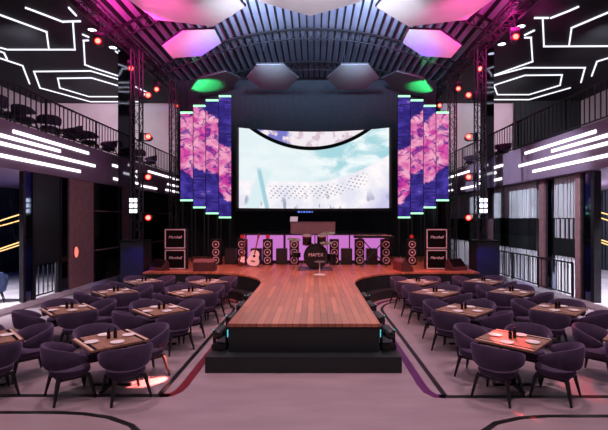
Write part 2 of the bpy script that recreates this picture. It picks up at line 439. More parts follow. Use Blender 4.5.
# black ribbed wall at the back of the right balcony
pt = MB().bb(12.4, 16.5, 25.95, 26.1, 5.5, 10.0)
for i in range(13): pt.bb(12.45 + i * 0.3, 12.57 + i * 0.3, 25.89, 25.95, 5.5, 10.0)
struct(pt, 'wall_partition_right', M['blackcloth'])
# big black stage backdrop
bd = MB().bb(-6.9, 6.25, 21.5, 21.65, 0, 9.8)
q = MB()
for i in range(41):
    x = -6.6 + i * 0.31; bd.bb(x, x + 0.12, 21.46, 21.5, 0.8, 9.8)
struct(bd, 'wall_stage_backdrop', M['blackcloth'])
# glossy columns
for sx0, sx1, nm in ((-8.36, -7.86, 'column_left'), (7.28, 7.68, 'column_right')):
    struct(MB().bb(sx0, sx1, 17.9, 18.4, 0, 10.0), nm, M['column'], bevel=0.015)
# black floor inlays, and red and violet bands beside them
def ribbon(pts, w, z0=0.0, z1=0.004):
    mb = MB(); k = len(pts); vs = []; fs = []
    for i, p in enumerate(pts):
        a = Vector(pts[max(i - 1, 0)]); b = Vector(pts[min(i + 1, k - 1)]); t = (b - a).normalized(); nrm = Vector((-t.y, t.x))
        p = Vector(p)
        for s_ in (1, -1):
            c = p + nrm * w / 2 * s_; vs += [(c.x, c.y, z0), (c.x, c.y, z1)]
    for i in range(k - 1):
        a, b = i * 4, i * 4 + 4
        fs += [(a + 1, b + 1, b + 3, a + 3), (a, a + 1, b + 1, b), (a + 2, b + 2, b + 3, a + 3)]
    return mb.add(vs, fs)
def arcpts(cx, cy, rx, ry, a0, a1, k=14):
    return [(cx + rx * math.cos(a0 + (a1 - a0) * i / k), cy + ry * math.sin(a0 + (a1 - a0) * i / k)) for i in range(k + 1)]
struct(ribbon([(-9, 6.42), (-2.2, 6.42)], 0.10), 'trim_16', M['stripe'])
struct(ribbon([(1.9, 6.38), (9, 6.38)], 0.10), 'trim_17', M['stripe'])
struct(ribbon([(-2.37, 6.45)] + [(-2.37, y) for y in (8, 10, 12.2)] + arcpts(-3.97, 12.2, 1.6, 1.9, 0, PI / 2), 0.085), 'trim_18', M['stripe'])
struct(ribbon([(2.0, 6.41)] + [(2.0, y) for y in (8, 10, 12.2)] + arcpts(3.6, 12.2, 1.6, 1.9, PI, PI / 2), 0.085), 'trim_19', M['stripe'])
struct(ribbon([(-2.35, 6.42), (-2.2, 6.45), (-2.12, 6.6), (-2.1, 6.8), (-2.1, 9), (-2.1, 12.2)] + arcpts(-3.97, 12.2, 1.87, 2.15, 0, PI / 2), 0.14), 'trim_20', M['red_band'])
struct(ribbon([(2.0, 6.38), (1.85, 6.41), (1.77, 6.56), (1.75, 6.8), (1.75, 9), (1.75, 12.2)] + arcpts(3.6, 12.2, 1.85, 2.15, PI, PI / 2), 0.14), 'trim_21', M['violet_band'])
struct(ribbon([(-9, 5.86), (-3.6, 5.86), (-3.2, 5.82), (-2.8, 5.72), (-2.4, 5.5), (-2.0, 5.1)], 0.08), 'trim_22', M['stripe'])
struct(ribbon([(9, 5.75), (3.2, 5.75), (2.8, 5.7), (2.4, 5.55), (2.0, 5.2)], 0.08), 'trim_23', M['stripe'])

# ------------------------------------------------------------------ stage
def outline(e, fe):
    p = [(-6.1, 21.4), (-6.1, 14.95 - e)]
    p += arcpts(-3.97, 12.2, 2.4 - e, 2.75 - e, PI / 2, 0)
    p += [(-1.57 + -e, 7.62 - fe), (1.2 + e, 7.62 - fe)]
    p += arcpts(3.6, 12.2, 2.4 - e, 2.75 - e, PI, PI / 2)
    p += [(5.9, 14.95 - e), (5.9, 21.4)]
    return p
st = thing('stage', 'raised plank stage with a long runway reaching out between the tables', 'stage', (0, 0, 0))
MB().prism(outline(0, 0), 0.74, 0.8).build('deck', M['deck'], st)
MB().prism(outline(-0.02, -0.02), 0.0, 0.74).build('riser', M['satin_black'], st)
MB().prism(outline(0.34, 0.26), 0.0, 0.28).build('step', M['satin_black'], st)

# ------------------------------------------------------------------ dining tables and chairs
def make_chair():
    t = thing('tub_chair', 'x', 'chair')
    # seat cushion
    prof = [(0.0, 0.35), (0.235, 0.355), (0.262, 0.375), (0.27, 0.41), (0.262, 0.45), (0.225, 0.475), (0.0, 0.485)]
    prof[0] = (0.02, 0.35); prof[-1] = (0.02, 0.485)
    mb = MB(); vs = []; n = 24
    mb.lathe(prof, n)
    mb.v = [(x * 1.0 * (1 + 0.06 * abs(math.sin(2 * math.atan2(y, x)))), y * (1 + 0.06 * abs(math.sin(2 * math.atan2(y, x)))), z) for x, y, z in mb.v]
    mb.build('seat', M['chair'], t, smooth=True)
    # wrap-round back that thins into the arms
    mb = MB(); K = 26; vs = []; fs = []; A = math.radians(120); S = 10
    for i in range(K + 1):
        th = -A + 2 * A * i / K; u = abs(th) / A
        zt = 0.84 - 0.195 * u ** 2.4; zb = 0.49 + 0.085 * u ** 2
        endt = max(0.0, (u - 0.86) / 0.14); shrink = math.sqrt(max(0.0, 1 - endt * endt)) * 0.94 + 0.06
        zm = zb + (zt - zb) * 0.62; zt = zm + (zt - zm) * shrink; zb = zm + (zb - zm) * shrink
        thk = 0.034 * (0.35 + 0.65 * shrink)
        for j in range(S):
            w = 2 * PI * j / S
            c, s_ = math.cos(w), math.sin(w)
            zz = (zt + zb) / 2 + (zt - zb) / 2 * (abs(s_) ** 0.55) * (1 if s_ >= 0 else -1)
            lean = 0.045 * (zz - 0.46) / 0.35
            r = 0.318 + lean + thk * c
            vs.append((r * 1.02 * math.sin(th), -r * math.cos(th), zz))
    for i in range(K):
        for j in range(S):
            j2 = (j + 1) % S; fs.append((i * S + j, i * S + j2, (i + 1) * S + j2, (i + 1) * S + j))
    fs.append(tuple(range(S))); fs.append(tuple(K * S + j for j in range(S)))
    mb.add(vs, fs).build('backrest', M['chair'], t, smooth=True)
    MB().prism([(-0.2, -0.2), (0.2, -0.2), (0.2, 0.2), (-0.2, 0.2)], 0.31, 0.352).build('seat_frame', M['chair_leg'], t)
    for sx in (-1, 1):
        for sy in (-1, 1):
            q = MB().tube([(sx * 0.2, sy * 0.19, 0.36), (sx * 0.225, sy * 0.215, 0.3), (sx * 0.285, sy * 0.275, 0.0)], [0.034, 0.032, 0.017], 6)
            q.build('leg', M['chair_leg'], t, smooth=True)
    return t
chair = Pool(make_chair())

def make_table():
    t = thing('dining_table', 'x', 'table')
    MB().box((0, 0, 0.735), (0.9, 0.9, 0.035)).build('tabletop', M['tabletop'], t, bevel=0.005)
    for s_ in (-1, 1):
        a = MB().box((s_ * 0.405, 0, 0.7535), (0.035, 0.88, 0.003)).build('inlay', M['pale_wood'], t)
        MB().box((s_ * 0.362, 0, 0.7535), (0.045, 0.88, 0.003)).build('groove', M['groove'], t)
    MB().box((0, 0, 0.70), (0.82, 0.82, 0.036)).build('underframe', M['black'], t)
    MB().lathe([(0.035, 0.03), (0.032, 0.68)], 12).build('pedestal', M['blackmetal'], t, smooth=True)
    b = MB()
    for a in (PI / 4, -PI / 4): b.box((0, 0, 0.018), (0.66, 0.06, 0.03), (0, 0, a))
    b.build('foot', M['blackmetal'], t)
    return t
table = Pool(make_table())
def make_plate():
    o = MB().lathe([(0.055, 0.0), (0.07, 0.002), (0.105, 0.014), (0.107, 0.018), (0.072, 0.008), (0.01, 0.007)], 20).build('plate', M['plate'], smooth=True)
    return tag(o, None, 'plate')
plate = Pool(make_plate())
def make_bottle():
    t = thing('condiment_bottle', 'x', 'bottle')
    MB().lathe([(0.026, 0), (0.029, 0.01), (0.029, 0.085), (0.024, 0.105), (0.012, 0.125), (0.011, 0.145)], 12).build('body', M['bottle'], t, smooth=True)
    MB().lathe([(0.014, 0.142), (0.014, 0.168)], 10).build('cap', M['cap'], t, smooth=True)
    return t
bottle = Pool(make_bottle())
RANKD = [6.82, 9.05, 11.2, 13.07]
RANK = ['nearest', 'second', 'third', 'farthest']
def set_table(x, y, desc, rnd):
    table.put((x, y, 0.0), PI / 4, 'square wooden dining table on a black pedestal, %s' % desc, 'dining tables set below the stage')
    for dx, dy, w in ((-1, -1, 'front-left'), (1, -1, 'front-right'), (-1, 1, 'back-left'), (1, 1, 'back-right')):
        r = 0.6 + rnd.uniform(-0.02, 0.03); k = r / math.sqrt(2)
        j = rnd.uniform(-0.1, 0.1)
        ang = math.atan2(dy, dx) + j * 0.4
        px, py = x + r * math.cos(ang), y + r * math.sin(ang)
        yaw = math.atan2(y - py, x - px) - PI / 2 + rnd.uniform(-0.09, 0.09)
        chair.put((px, py, 0.0), yaw, 'purple tub chair, %s side of the %s' % (w, desc), 'purple tub chairs around the dining tables')
        plate.put((x + dx * 0.205, y + dy * 0.205, 0.7535), 0, 'white plate on the %s, %s place' % (desc, w), 'white plates on the dining tables')
    for s_, w in ((-1, 'left'), (1, 'right')):
        bottle.put((x + s_ * 0.045, y + 0.04 + s_ * 0.02, 0.7525), 0, '%s small dark bottle on the %s' % (w, desc), 'dark bottles on the dining tables')
rnd = random.Random(3)
for sx, sd in ((-1, 'left'), (1, 'right')):
    for k in range(4):
        set_table(sx * 3.27 - 0.03, RANKD[k], '%s inner table %s of the runway' % (RANK[k], sd), rnd)
        set_table(sx * 5.33 - 0.01, RANKD[k] + (0.08 if k else 0), '%s outer table %s of the runway' % (RANK[k], sd), rnd)
# balcony seats
for x, y, yaw, lab in ((-9.5, 12.4, 1.2, 'dark tub chair on the left balcony, closest to the camera'),
                       (-9.35, 13.6, -0.5, 'dark tub chair on the left balcony, second from the camera'),
                       (-9.4, 14.9, 0.7, 'dark tub chair on the left balcony, third from the camera'),
                       (-9.35, 16.2, 2.6, 'dark tub chair on the left balcony, fourth from the camera'),
                       (-9.4, 17.6, -0.4, 'dark tub chair on the left balcony, just before the glossy column'),
                       (-9.4, 19.2, 2.8, 'dark tub chair on the left balcony, partly behind the glossy column'),
                       (-9.3, 22.2, 0.5, 'dark tub chair on the left balcony, between column and cloud panels'),
                       (-9.3, 23.8, 2.4, 'dark tub chair at the far end of the left balcony'),
                       (8.95, 19.9, 2.4, 'dark tub chair on the right balcony, before the truss tower'),
                       (8.8, 21.6, 0.6, 'dark tub chair on the right balcony, behind the truss tower'),
                       (8.8, 23.6, 2.4, 'dark tub chair at the far end of the right balcony')):
    chair.put((x, y, 5.5), yaw, lab, 'tub chairs on the balconies')
for x, y, lab in ((-10.3, 14.25, 'dining table on the left balcony, nearer the camera'), (-10.3, 16.9, 'dining table on the left balcony, before the glossy column'),
                  (-10.2, 23.0, 'dining table at the far end of the left balcony'), (9.9, 22.6, 'dining table on the right balcony behind the truss tower')):
    table.put((x, y, 5.5), 0.2, lab, 'dining tables on the balconies')

# ------------------------------------------------------------------ railings
def railing(x, y0, y1, z, h, pitch, name, label, post_every=3.2):
    t = thing(name, label, 'railing', (x, y0, z))
    L = y1 - y0
    MB().bb(-0.03, 0.03, 0, L, h - 0.05, h).build('top_rail', M['black'], t)
    MB().bb(-0.02, 0.02, 0, L, 0.06, 0.1).build('bottom_rail', M['black'], t)
    k = max(1, round(L / post_every))
    first = None
    for i in range(k + 1):
        y = min(max(i * L / k, 0.03), L - 0.03)
        if first is None:
            first = MB().box((0, 0, h / 2), (0.06, 0.06, h)).build('post', M['black'], t); o = first
        else:
            o = first.copy(); COL.objects.link(o); o.parent = t
        o.location = (0, y, 0)
    n = int(L / pitch); first = None
    for i in range(1, n):
        if first is None:
            first = MB().box((0, 0, h / 2 + 0.02), (0.022, 0.035, h - 0.1)).build('baluster', M['black'], t); o = first
        else:
            o = first.copy(); COL.objects.link(o); o.parent = t
        o.location = (0, i * L / n, 0)
    return t
railing(LX - 0.08, 10.6, 26.4, 5.5, 1.15, 0.24, 'balcony_railing', 'black vertical-bar railing along the left balcony edge')
railing(RX + 0.08, 10.6, 26.4, 5.5, 1.15, 0.24, 'balcony_railing', 'black vertical-bar railing along the right balcony edge')
railing(-8.84, 13.25, 14.42, 0.18, 1.1, 0.21, 'platform_railing', 'short black railing on the left platform before the dark wall panel', 1.2)
railing(8.36, 13.55, 19.8, 0.18, 1.12, 0.3, 'platform_railing', 'long black railing along the right platform edge beside the tables', 2.1)

# ------------------------------------------------------------------ balcony light bars and ceiling light lines
bars = [(12.12, 16.17, 5.23, 'topmost long'), (9.6, 14.37, 5.02, 'second long'), (9.6, 16.65, 4.80, 'third long'), (9.6, 15.6, 4.465, 'lowest long'),
        (18.1, 20.6, 5.02, 'upper short'), (18.77, 20.6, 4.77, 'middle short'), (18.2, 20.7, 4.45, 'lower short'),
        (22.0, 26.9, 5.2, 'upper far'), (21.1, 23.2, 4.37, 'short lowest far'), (24.9, 26.9, 4.77, 'middle far'), (24.6, 26.9, 4.41, 'lower far')]
for sd, x, s_ in (('left', LX, 1), ('right', RX, -1)):
    for y0, y1, z, w in bars:
        o = MB().box((0, 0, 0), (0.04, y1 - y0, 0.1)).build('fascia_light_bar', M['strip'])
        o.location = (x + s_ * 0.021, (y0 + y1) / 2, z)
        tag(o, '%s white light bar on the %s balcony front' % (w, sd), 'light bar', 'light bars on the balcony fronts')
def light_line(pts, label, close=False):
    P = [on_z(px, py, 9.97) for px, py in pts]
    if close: P.append(P[0])
    cx = sum(p[0] for p in P) / len(P); cy = sum(p[1] for p in P) / len(P)
    mb = MB()
    for a, b in zip(P, P[1:]):
        a = Vector((a[0] - cx, a[1] - cy, 0)); b = Vector((b[0] - cx, b[1] - cy, 0)); d = b - a
        w = 0.03 + 0.0013 * (cy)
        mb.box((a + b) / 2, (d.length + w, w, 0.05), (0, 0, math.atan2(d.y, d.x)))
    o = mb.build('ceiling_light_line', M['ceil_led']); o.location = (cx, cy, 9.972)
    return tag(o, label, 'ceiling light', 'light lines on the side ceilings')
def unseen_light_outline(P, label):
    mb = MB(); P = [Vector((x, y, 0)) for x, y in P]; c = sum(P, Vector()) / len(P)
    for a, b in zip(P, P[1:] + P[:1]):
        d = b - a; mb.box((a + b) / 2 - c, (d.length + 0.05, 0.05, 0.05), (0, 0, math.atan2(d.y, d.x)))
    o = mb.build('ceiling_light_line', M['ceil_led']); o.location = (c.x, c.y, 9.972)
    return tag(o, label, 'ceiling light', 'light lines on the side ceilings')
for s_, nm in ((-1, 'left'), (1, 'right')):  # out-of-view outlines, added to be mirrored in the glossy columns
    unseen_light_outline([(s_ * a, b) for a, b in ((9.0, 10.6), (10.2, 9.4), (12.4, 9.4), (13.6, 10.6), (12.4, 11.8), (10.2, 11.8))], 'added unseen white light hexagon overhead near the camera on the %s balcony ceiling' % nm)
    unseen_light_outline([(s_ * a, b) for a, b in ((9.0, 13.4), (12.8, 13.4), (13.4, 12.6), (9.0, 12.6))], 'added unseen light bar outline overhead near the camera on the %s balcony ceiling' % nm)
LS = 'left side ceiling'; RS = 'right side ceiling'
light_line([(0, 15), (46.5, 32), (49, 49.7), (7.5, 49.7), (0, 47.7)], 'large open white light outline at the edge of the ' + LS)
light_line([(49, 49.7), (74.9, 49.7), (72.9, 22)], 'L-shaped white light line joining the large outline on the ' + LS)
light_line([(64, 21.7), (80, 21.3)], 'short level white light line atop the L-shaped one, ' + LS)
light_line([(26, 8), (35, 11.3), (63, 22)], 'slanting white light line near the top of the ' + LS)
light_line([(69, 8), (76, 15.5)], 'short steep white light line near the top of the ' + LS)
light_line([(88, 40.4), (83.6, 40.7), (85, 64.8), (92, 67.5), (123, 77.5)], 'hooked white light line beside the downlights, ' + LS)
light_line([(34, 71.6), (90.5, 71), (124, 81), (146, 92), (139, 101.8), (90.5, 101.8), (40, 88)], 'outer white light hexagon on the ' + LS, True)
light_line([(57.8, 78.4), (91.7, 78), (124, 87.5), (127, 96.7), (89, 96.7), (59.8, 88)], 'inner white light hexagon on the ' + LS, True)
light_line([(0, 58.3), (22.6, 65.8), (29.6, 83.7)], 'bent white light line above the railing, ' + LS)
light_line([(0, 51.5), (4, 53), (7, 59)], 'small bent white light line at the edge of the ' + LS)
light_line([(115.8, 51.5), (121.5, 55.3)], 'short white light dash between two downlights, ' + LS)
light_line([(83, 34.7), (88.3, 37)], 'short white light dash above the hooked line, ' + LS)
light_line([(608, 12.6), (571.6, 28), (569, 46)], 'bent white light line rising at the edge of the ' + RS)
light_line([(542.7, 18.3), (544, 46.5), (612, 46.2)], 'L-shaped white light line on the ' + RS)
light_line([(535, 18), (548, 18)], 'short level white light line atop the L-shaped one, ' + RS)
light_line([(551, 18), (569, 11), (578, 7)], 'slanting white light line near the top of the ' + RS)
light_line([(525, 37.7), (531, 37.7), (532.6, 61.6), (493.7, 75.4)], 'hooked white light line beside the downlights, ' + RS)
light_line([(525, 35), (534, 30.6)], 'short white light dash above the hooked line, ' + RS)
light_line([(581, 82.4), (585, 67.8), (525, 67.8), (488, 77.5), (484, 84), (489, 99.7), (529, 99.7), (570, 88)], 'outer white open light hexagon on the ' + RS)
light_line([(493.7, 85.4), (525, 75.4), (562, 75), (560, 85.4), (529, 94.7), (497.5, 94.7)], 'inner white light hexagon on the ' + RS, True)
light_line([(591.7, 76), (597, 61.6), (612, 57)], 'bent white light line above the railing, ' + RS)
# round downlights at the ceiling edge
def make_down():
    t = thing('ceiling_downlight', 'x', 'ceiling light')
    MB().lathe([(0.15, 0.0), (0.19, -0.0), (0.19, -0.05), (0.15, -0.05)], 20, cap=False).build('rim', M['dark_steel'], t, smooth=True)
    MB().lathe([(0.155, -0.045), (0.155, -0.04)], 20).build('lens', M['downlight'], t)
    return t
down = Pool(make_down())
for i, y in enumerate((16.1, 17.75, 19.3)):
    w = ('first', 'second', 'third')[i]
    down.put((-8.5, y, 9.99), 0, '%s round downlight from the camera, left ceiling edge' % w, 'round downlights at the ceiling edges')
for i, y in enumerate((15.8, 17.4, 19.0)):
    w = ('first', 'second', 'third')[i]
    down.put((7.78, y, 9.99), 0, '%s round downlight from the camera, right ceiling edge' % w, 'round downlights at the ceiling edges')

# ------------------------------------------------------------------ trusses
def arch_truss(y, label):
    t = thing('arch_truss', label, 'truss', (0, y, 0))
    xs = [-7.95 + 15.2 * i / 40 for i in range(41)]
    MB().tube([(x, 0, vz(x) - 0.24) for x in xs], 0.06, 6).build('top_chord', M['rib'], t, smooth=True)
    MB().tube([(x, 0, vz(x) - 0.72) for x in xs], 0.035, 6).build('bottom_chord', M['truss'], t, smooth=True)
    w = MB()
    for i in range(40):
        a, b = xs[i], xs[i + 1]; m = (a + b) / 2
        w.tube([(a, 0, vz(a) - 0.26), (m, 0, vz(m) - 0.7)], 0.018, 4); w.tube([(m, 0, vz(m) - 0.7), (b, 0, vz(b) - 0.26)], 0.018, 4)
    w.build('lattice', M['truss'], t)
arch_truss(16.4, 'arched steel roof truss nearest the camera')
arch_truss(20.7, 'arched steel roof truss in the middle, before the screen')
arch_truss(25.0, 'arched steel roof truss farthest back above the backdrop')
def box_truss(a, b, w, name, label, bay=0.5):
    a = Vector(a); b = Vector(b); L = (b - a).length
    t = thing(name, label, 'truss', a)
    d = (b - a).normalized(); up = Vector((0, 0, 1)) if abs(d.z) < 0.9 else Vector((0, 1, 0))
    s_ = d.cross(up).normalized() * w / 2; u = s_.cross(d).normalized() * w / 2
    cs = [s_ + u, s_ - u, -s_ - u, -s_ + u]
    for c in cs: MB().tube([c, c + d * L], 0.03, 6).build('chord', M['truss'], t, smooth=True)
    lt = MB(); n = max(2, round(L / bay))
    for k in range(4):
        c0, c1 = cs[k], cs[(k + 1) % 4]
        for i in range(n):
            p, q = (c0, c1) if i % 2 == 0 else (c1, c0)
            lt.tube([p + d * L * i / n, q + d * L * (i + 1) / n], 0.014, 4)
            lt.tube([c0 + d * L * i / n, c1 + d * L * i / n], 0.012, 4)
    lt.build('lattice', M['truss'], t)
    return t
TLX, TRX = -7.2, 6.55
box_truss((TLX, 8, 9.5), (TLX, 26, 9.5), 0.4, 'lighting_truss', 'long lighting truss under the roof along the left ceiling edge')
box_truss((TRX, 8, 9.5), (TRX, 26, 9.5), 0.4, 'lighting_truss', 'long lighting truss under the roof along the right ceiling edge')
box_truss((-6.75, 16.0, 1.93), (-6.75, 16.0, 9.12), 0.32, 'truss_tower', 'upright truss tower left of the stage carrying four red lamps')
box_truss((6.33, 16.0, 1.93), (6.33, 16.0, 9.12), 0.32, 'truss_tower', 'upright truss tower right of the stage carrying four red lamps')
box_truss((-6.55, 19.6, 0.0), (-6.55, 19.6, 9.2), 0.3, 'backdrop_truss', 'thin upright truss behind the left cloud panels')
box_truss((6.45, 19.6, 0.0), (6.45, 19.6, 9.2), 0.3, 'backdrop_truss', 'thin upright truss behind the right cloud panels')
for x, nm in ((-6.75, 'left'), (6.45, 'right')):
    t = thing('equipment_case', 'tall black equipment case under the %s truss tower' % nm, 'case', (x, 15.95, 0))
    MB().box((0, 0, 0.93), (0.86, 0.8, 1.86)).build('body', M['black'], t, bevel=0.02)
    MB().box((0, 0, 1.88), (0.9, 0.84, 0.04)).build('lid', M['blackmetal'], t)
    MB().box((0, -0.41, 1.5), (0.7, 0.012, 0.03)).build('trim_strip', M['dark_steel'], t)
# ------------------------------------------------------------------ lamps
def make_mover(core, ring):
    t = thing('moving_head_spotlight', 'x', 'stage light')
    MB().box((0, 0, 0.05), (0.26, 0.24, 0.1)).build('base', M['black'], t, bevel=0.015)
    y = MB()
    for s_ in (-1, 1): y.box((s_ * 0.115, 0, 0.2), (0.025, 0.09, 0.24))
    y.box((0, 0, 0.105), (0.25, 0.09, 0.02))
    y.build('yoke', M['blackmetal'], t)
    R = Matrix.Translation((0, 0, 0.29)) @ Matrix.Rotation(PI / 2, 4, 'X')
    h = MB().lathe([(0.05, -0.2), (0.085, -0.17), (0.095, -0.05), (0.1, 0.1), (0.105, 0.13)], 18, R).build('head', M['black'], t, smooth=True)
    r = MB().lathe([(0.098, 0.131), (0.1, 0.136), (0.07, 0.14)], 18, R).build('lens_ring', ring, t)
    MB().lathe([(0.071, 0.1405), (0.06, 0.146), (0.02, 0.15)], 18, R).build('lens', core, t, smooth=True)
    if core is M['pink_lens_glint']:  # glowing marks put in for cyan and pink glints on the housing
        MB().box((0.0, -0.123, 0.05), (0.12, 0.006, 0.04)).build('glint_mark', M['pink_lens_glint'], t); MB().box((0.129, 0, 0.27), (0.006, 0.04, 0.13)).build('glint_mark', M['cyan_lens_glint'], t)
        MB().box((-0.129, 0, 0.27), (0.006, 0.04, 0.13)).build('glint_mark', M['cyan_lens_glint'], t)
    return t
mover = Pool(make_mover(M['lens'], M['lensring']))
ords = ['topmost', 'second from top', 'third from top', 'lowest']
for i, z in enumerate((7.33, 5.78, 4.27, 2.75)):
    mover.put((-6.55, 15.8, z), (0, PI / 2, 0.15), 'red moving-head lamp, %s on the left truss tower' % ords[i], 'red lamps on the truss towers', 1.15)
    mover.put((6.13, 15.8, z), (0, -PI / 2, -0.15), 'red moving-head lamp, %s on the right truss tower' % ords[i], 'red lamps on the truss towers', 1.15)
for i in range(4):
    w = ('nearest', 'second', 'third', 'farthest')[i]
    for x, ys, z, sd, rz in ((TLX, (14.07, 16.6, 19.26, 22.07), 8.6, 'left', 0.25), (TRX, (13.7, 16.6, 19.1, 21.9), 8.58, 'right', -0.25)):
        o = mover.put((x, ys[i], z + 0.335), (0, PI, rz), 'red moving-head lamp hanging %s along the %s roof truss' % (w, sd), 'red lamps under the roof trusses', 1.15)
        MB().tube([(0, 0, 0.002), (0, 0, -0.28)], 0.03, 8).build('drop_pole', M['blackmetal'], o)
floor_l = Pool(make_mover(M['pink_lens_glint'], M['cyan_lens_glint']))
for i, y in enumerate((7.85, 9.0, 10.2, 11.4)):
    w = ('at the front corner', 'second from the front', 'third from the front', 'farthest back')[i]
    floor_l.put((-1.745, y, 0.284), (0, 0, PI - 0.12), 'black spotlight on the runway step, left side, %s' % w, 'spotlights along the runway step', 1.05)
    floor_l.put((1.375, y, 0.284), (0, 0, PI + 0.12), 'black spotlight on the runway step, right side, %s' % w, 'spotlights along the runway step', 1.05)
for x, sd in ((-6.75, 'left'), (6.33, 'right')):
    t = thing('blinder_light', 'white blinder lamp with bright cells on the %s truss tower' % sd, 'stage light', (x, 15.74, 3.2))
    MB().box((0, 0, 0), (0.36, 0.1, 0.6)).build('housing', M['black'], t)
    for i in range(3):
        for j in range(2):
            MB().box((-0.08 + j * 0.16, -0.055, -0.2 + i * 0.2), (0.12, 0.02, 0.14)).build('cell', M['cell'], t)
# ------------------------------------------------------------------ hexagonal ceiling panels
def hex_panel(c, R, tilt, point_y, label, squash=1.0):
    pm = M['hexgrey'] if 'pale hex' in label else M['hexdark'] if 'dark hex' in label else M['hex']
    t = thing('hexagonal_ceiling_panel', label, 'ceiling panel', c, tilt, 'hexagonal panels hung under the roof')
    a0 = PI / 2 if point_y else 0.0
    P = [(R * math.cos(a0 + i * PI / 3), squash * R * math.sin(a0 + i * PI / 3)) for i in range(6)]
    MB().prism(P, 0.0, 0.06).build('panel', pm, t)
    P2 = [(x * 1.012, y * 1.012) for x, y in P]
    MB().prism(P2, 0.02, 0.09).build('frame', M['black'], t)
    for k in (1, 4):
        x, y = P[k]; MB().tube([(x * 0.7, y * 0.7, 0.05), (x * 0.7, y * 0.7, 1.1)], 0.01, 4).build('cable', M['black'], t)
    return t
hex_panel((-4.77, 16.55, 9.58), 1.2, (0, -math.atan(0.31), 0), True, 'hexagonal panel lit pink and white, upper left of the screen')
hex_panel((4.6, 16.55, 9.58), 1.2, (0, math.atan(0.31), 0), True, 'hexagonal panel lit white and pink, upper right of the screen')
hex_panel((-1.97, 20.0, 9.42), 1.24, (-math.atan(0.235), 0, 0), False, 'pale hexagonal panel above the screen, left of centre')
hex_panel((1.85, 20.0, 9.42), 1.24, (-math.atan(0.235), 0, 0), False, 'pale hexagonal panel above the screen, right of centre')
hex_panel((-4.75, 20.3, 9.2), 1.25, (-0.1, -0.30, 0.15), False, 'dark hexagonal panel caught by green light, left of the pale pair')
hex_panel((4.5, 20.3, 9.2), 1.25, (-0.1, 0.30, -0.15), False, 'dark hexagonal panel caught by green light, right of the pale pair')
hex_panel((-3.96, 12.7, 9.35), 1.87, (0, 0, -0.26), True, 'largest pink hexagonal panel at the top left, cut by the frame')
hex_panel((3.75, 12.7, 9.35), 1.87, (0, 0, 0.26), True, 'largest pink hexagonal panel at the top right, cut by the frame')
hex_panel((-0.12, 12.4, 9.6), 1.88, (0, 0, 0), True, 'white hexagonal panel at the top centre, mostly out of frame')
# ------------------------------------------------------------------ screens
t = thing('stage_screen', 'large curved video screen with a pale landscape behind the stage', 'screen', (0, 0, 3.18))
def curve_y(x): return 19.17 - 0.87 * (x / 3.27) ** 2
xs = [-3.27 + 6.54 * i / 32 for i in range(33)]
def curved(z0, z1, f, b, xs):
    mb = MB(); vs = []; fs = []
    for x in xs: vs += [(x, curve_y(x) + f, z0), (x, curve_y(x) + f, z1), (x, curve_y(x) + b, z1), (x, curve_y(x) + b, z0)]
    for i in range(len(xs) - 1):
        a, c = i * 4, i * 4 + 4
        for j in range(4): fs.append((a + j, c + j, c + (j + 1) % 4, a + (j + 1) % 4))
    fs += [(0, 1, 2, 3), tuple(len(vs) - 4 + j for j in range(4))]
    return mb.add(vs, fs)
curved(0, 3.5, 0, 0.05, xs).build('display', M['screen'], t, smooth=True)
fr = curved(-0.12, 3.55, 0.06, 0.16, [x * 1.035 for x in xs])
fr.build('frame', M['blackmetal'], t)
for s_ in (-1, 1):
    MB().box((s_ * 3.34, 18.22, 1.75), (0.09, 0.05, 3.5)).build('side_post', M['dark_steel'], t)
    hb = MB()
    for i in range(20): hb.box((s_ * 3.34, 18.19, 0.1 + i * 0.172), (0.035, 0.012, 0.05))
    hb.build('punched_holes', M['black'], t)
sg = thing('blue_sign', 'tiny glowing blue sign under the middle of the stage screen', 'sign', (-0.4, 18.98, 3.02))
for i, w in enumerate((0.11, 0.06, 0.09, 0.07, 0.1, 0.05)):
    MB().box((-0.28 + i * 0.12, 0, 0), (w, 0.03, 0.07)).build('mark', M['bluemark'], sg)
panels = [(-5.86, -5.33, 7.33, 3.56), (-5.31, -4.79, 7.64, 3.25), (-4.77, -4.23, 7.9, 2.99), (-4.21, -3.68, 8.1, 2.81)]
pw = ['outermost', 'second from outside', 'third from outside', 'innermost']
for sd, sg_ in (('left', 1), ('right', -1)):
    for i, (x0, x1, z1, z0) in enumerate(panels):
        cx = (x0 + x1) / 2 * sg_ + (0.0 if sg_ > 0 else 0.05); w = x1 - x0; h = z1 - z0
        t = thing('led_panel', '%s upright cloud-picture panel %s of the stage screen' % (pw[i], sd), 'led panel', (cx, 18.45 + 0.06 * i, z0), 0, 'upright cloud-picture panels beside the screen')
        MB().box((0, 0, h / 2), (w, 0.03, h)).build('display', M['ledcloud'], t)
        MB().box((0, 0.06, h / 2), (w, 0.09, h)).build('housing', M['black'], t)
        for zz in (-0.04, h + 0.04):
            MB().box((0, -0.01, zz), (w, 0.1, 0.07)).build('light_bar', M['greenbar'], t)
        for s_ in (-0.2, 0.2):
            MB().tube([(s_, 0.08, 0), (s_, 0.08, 0.802 - z0)], 0.02, 6).build('leg', M['dark_steel'] if i == 0 else M['black'], t)
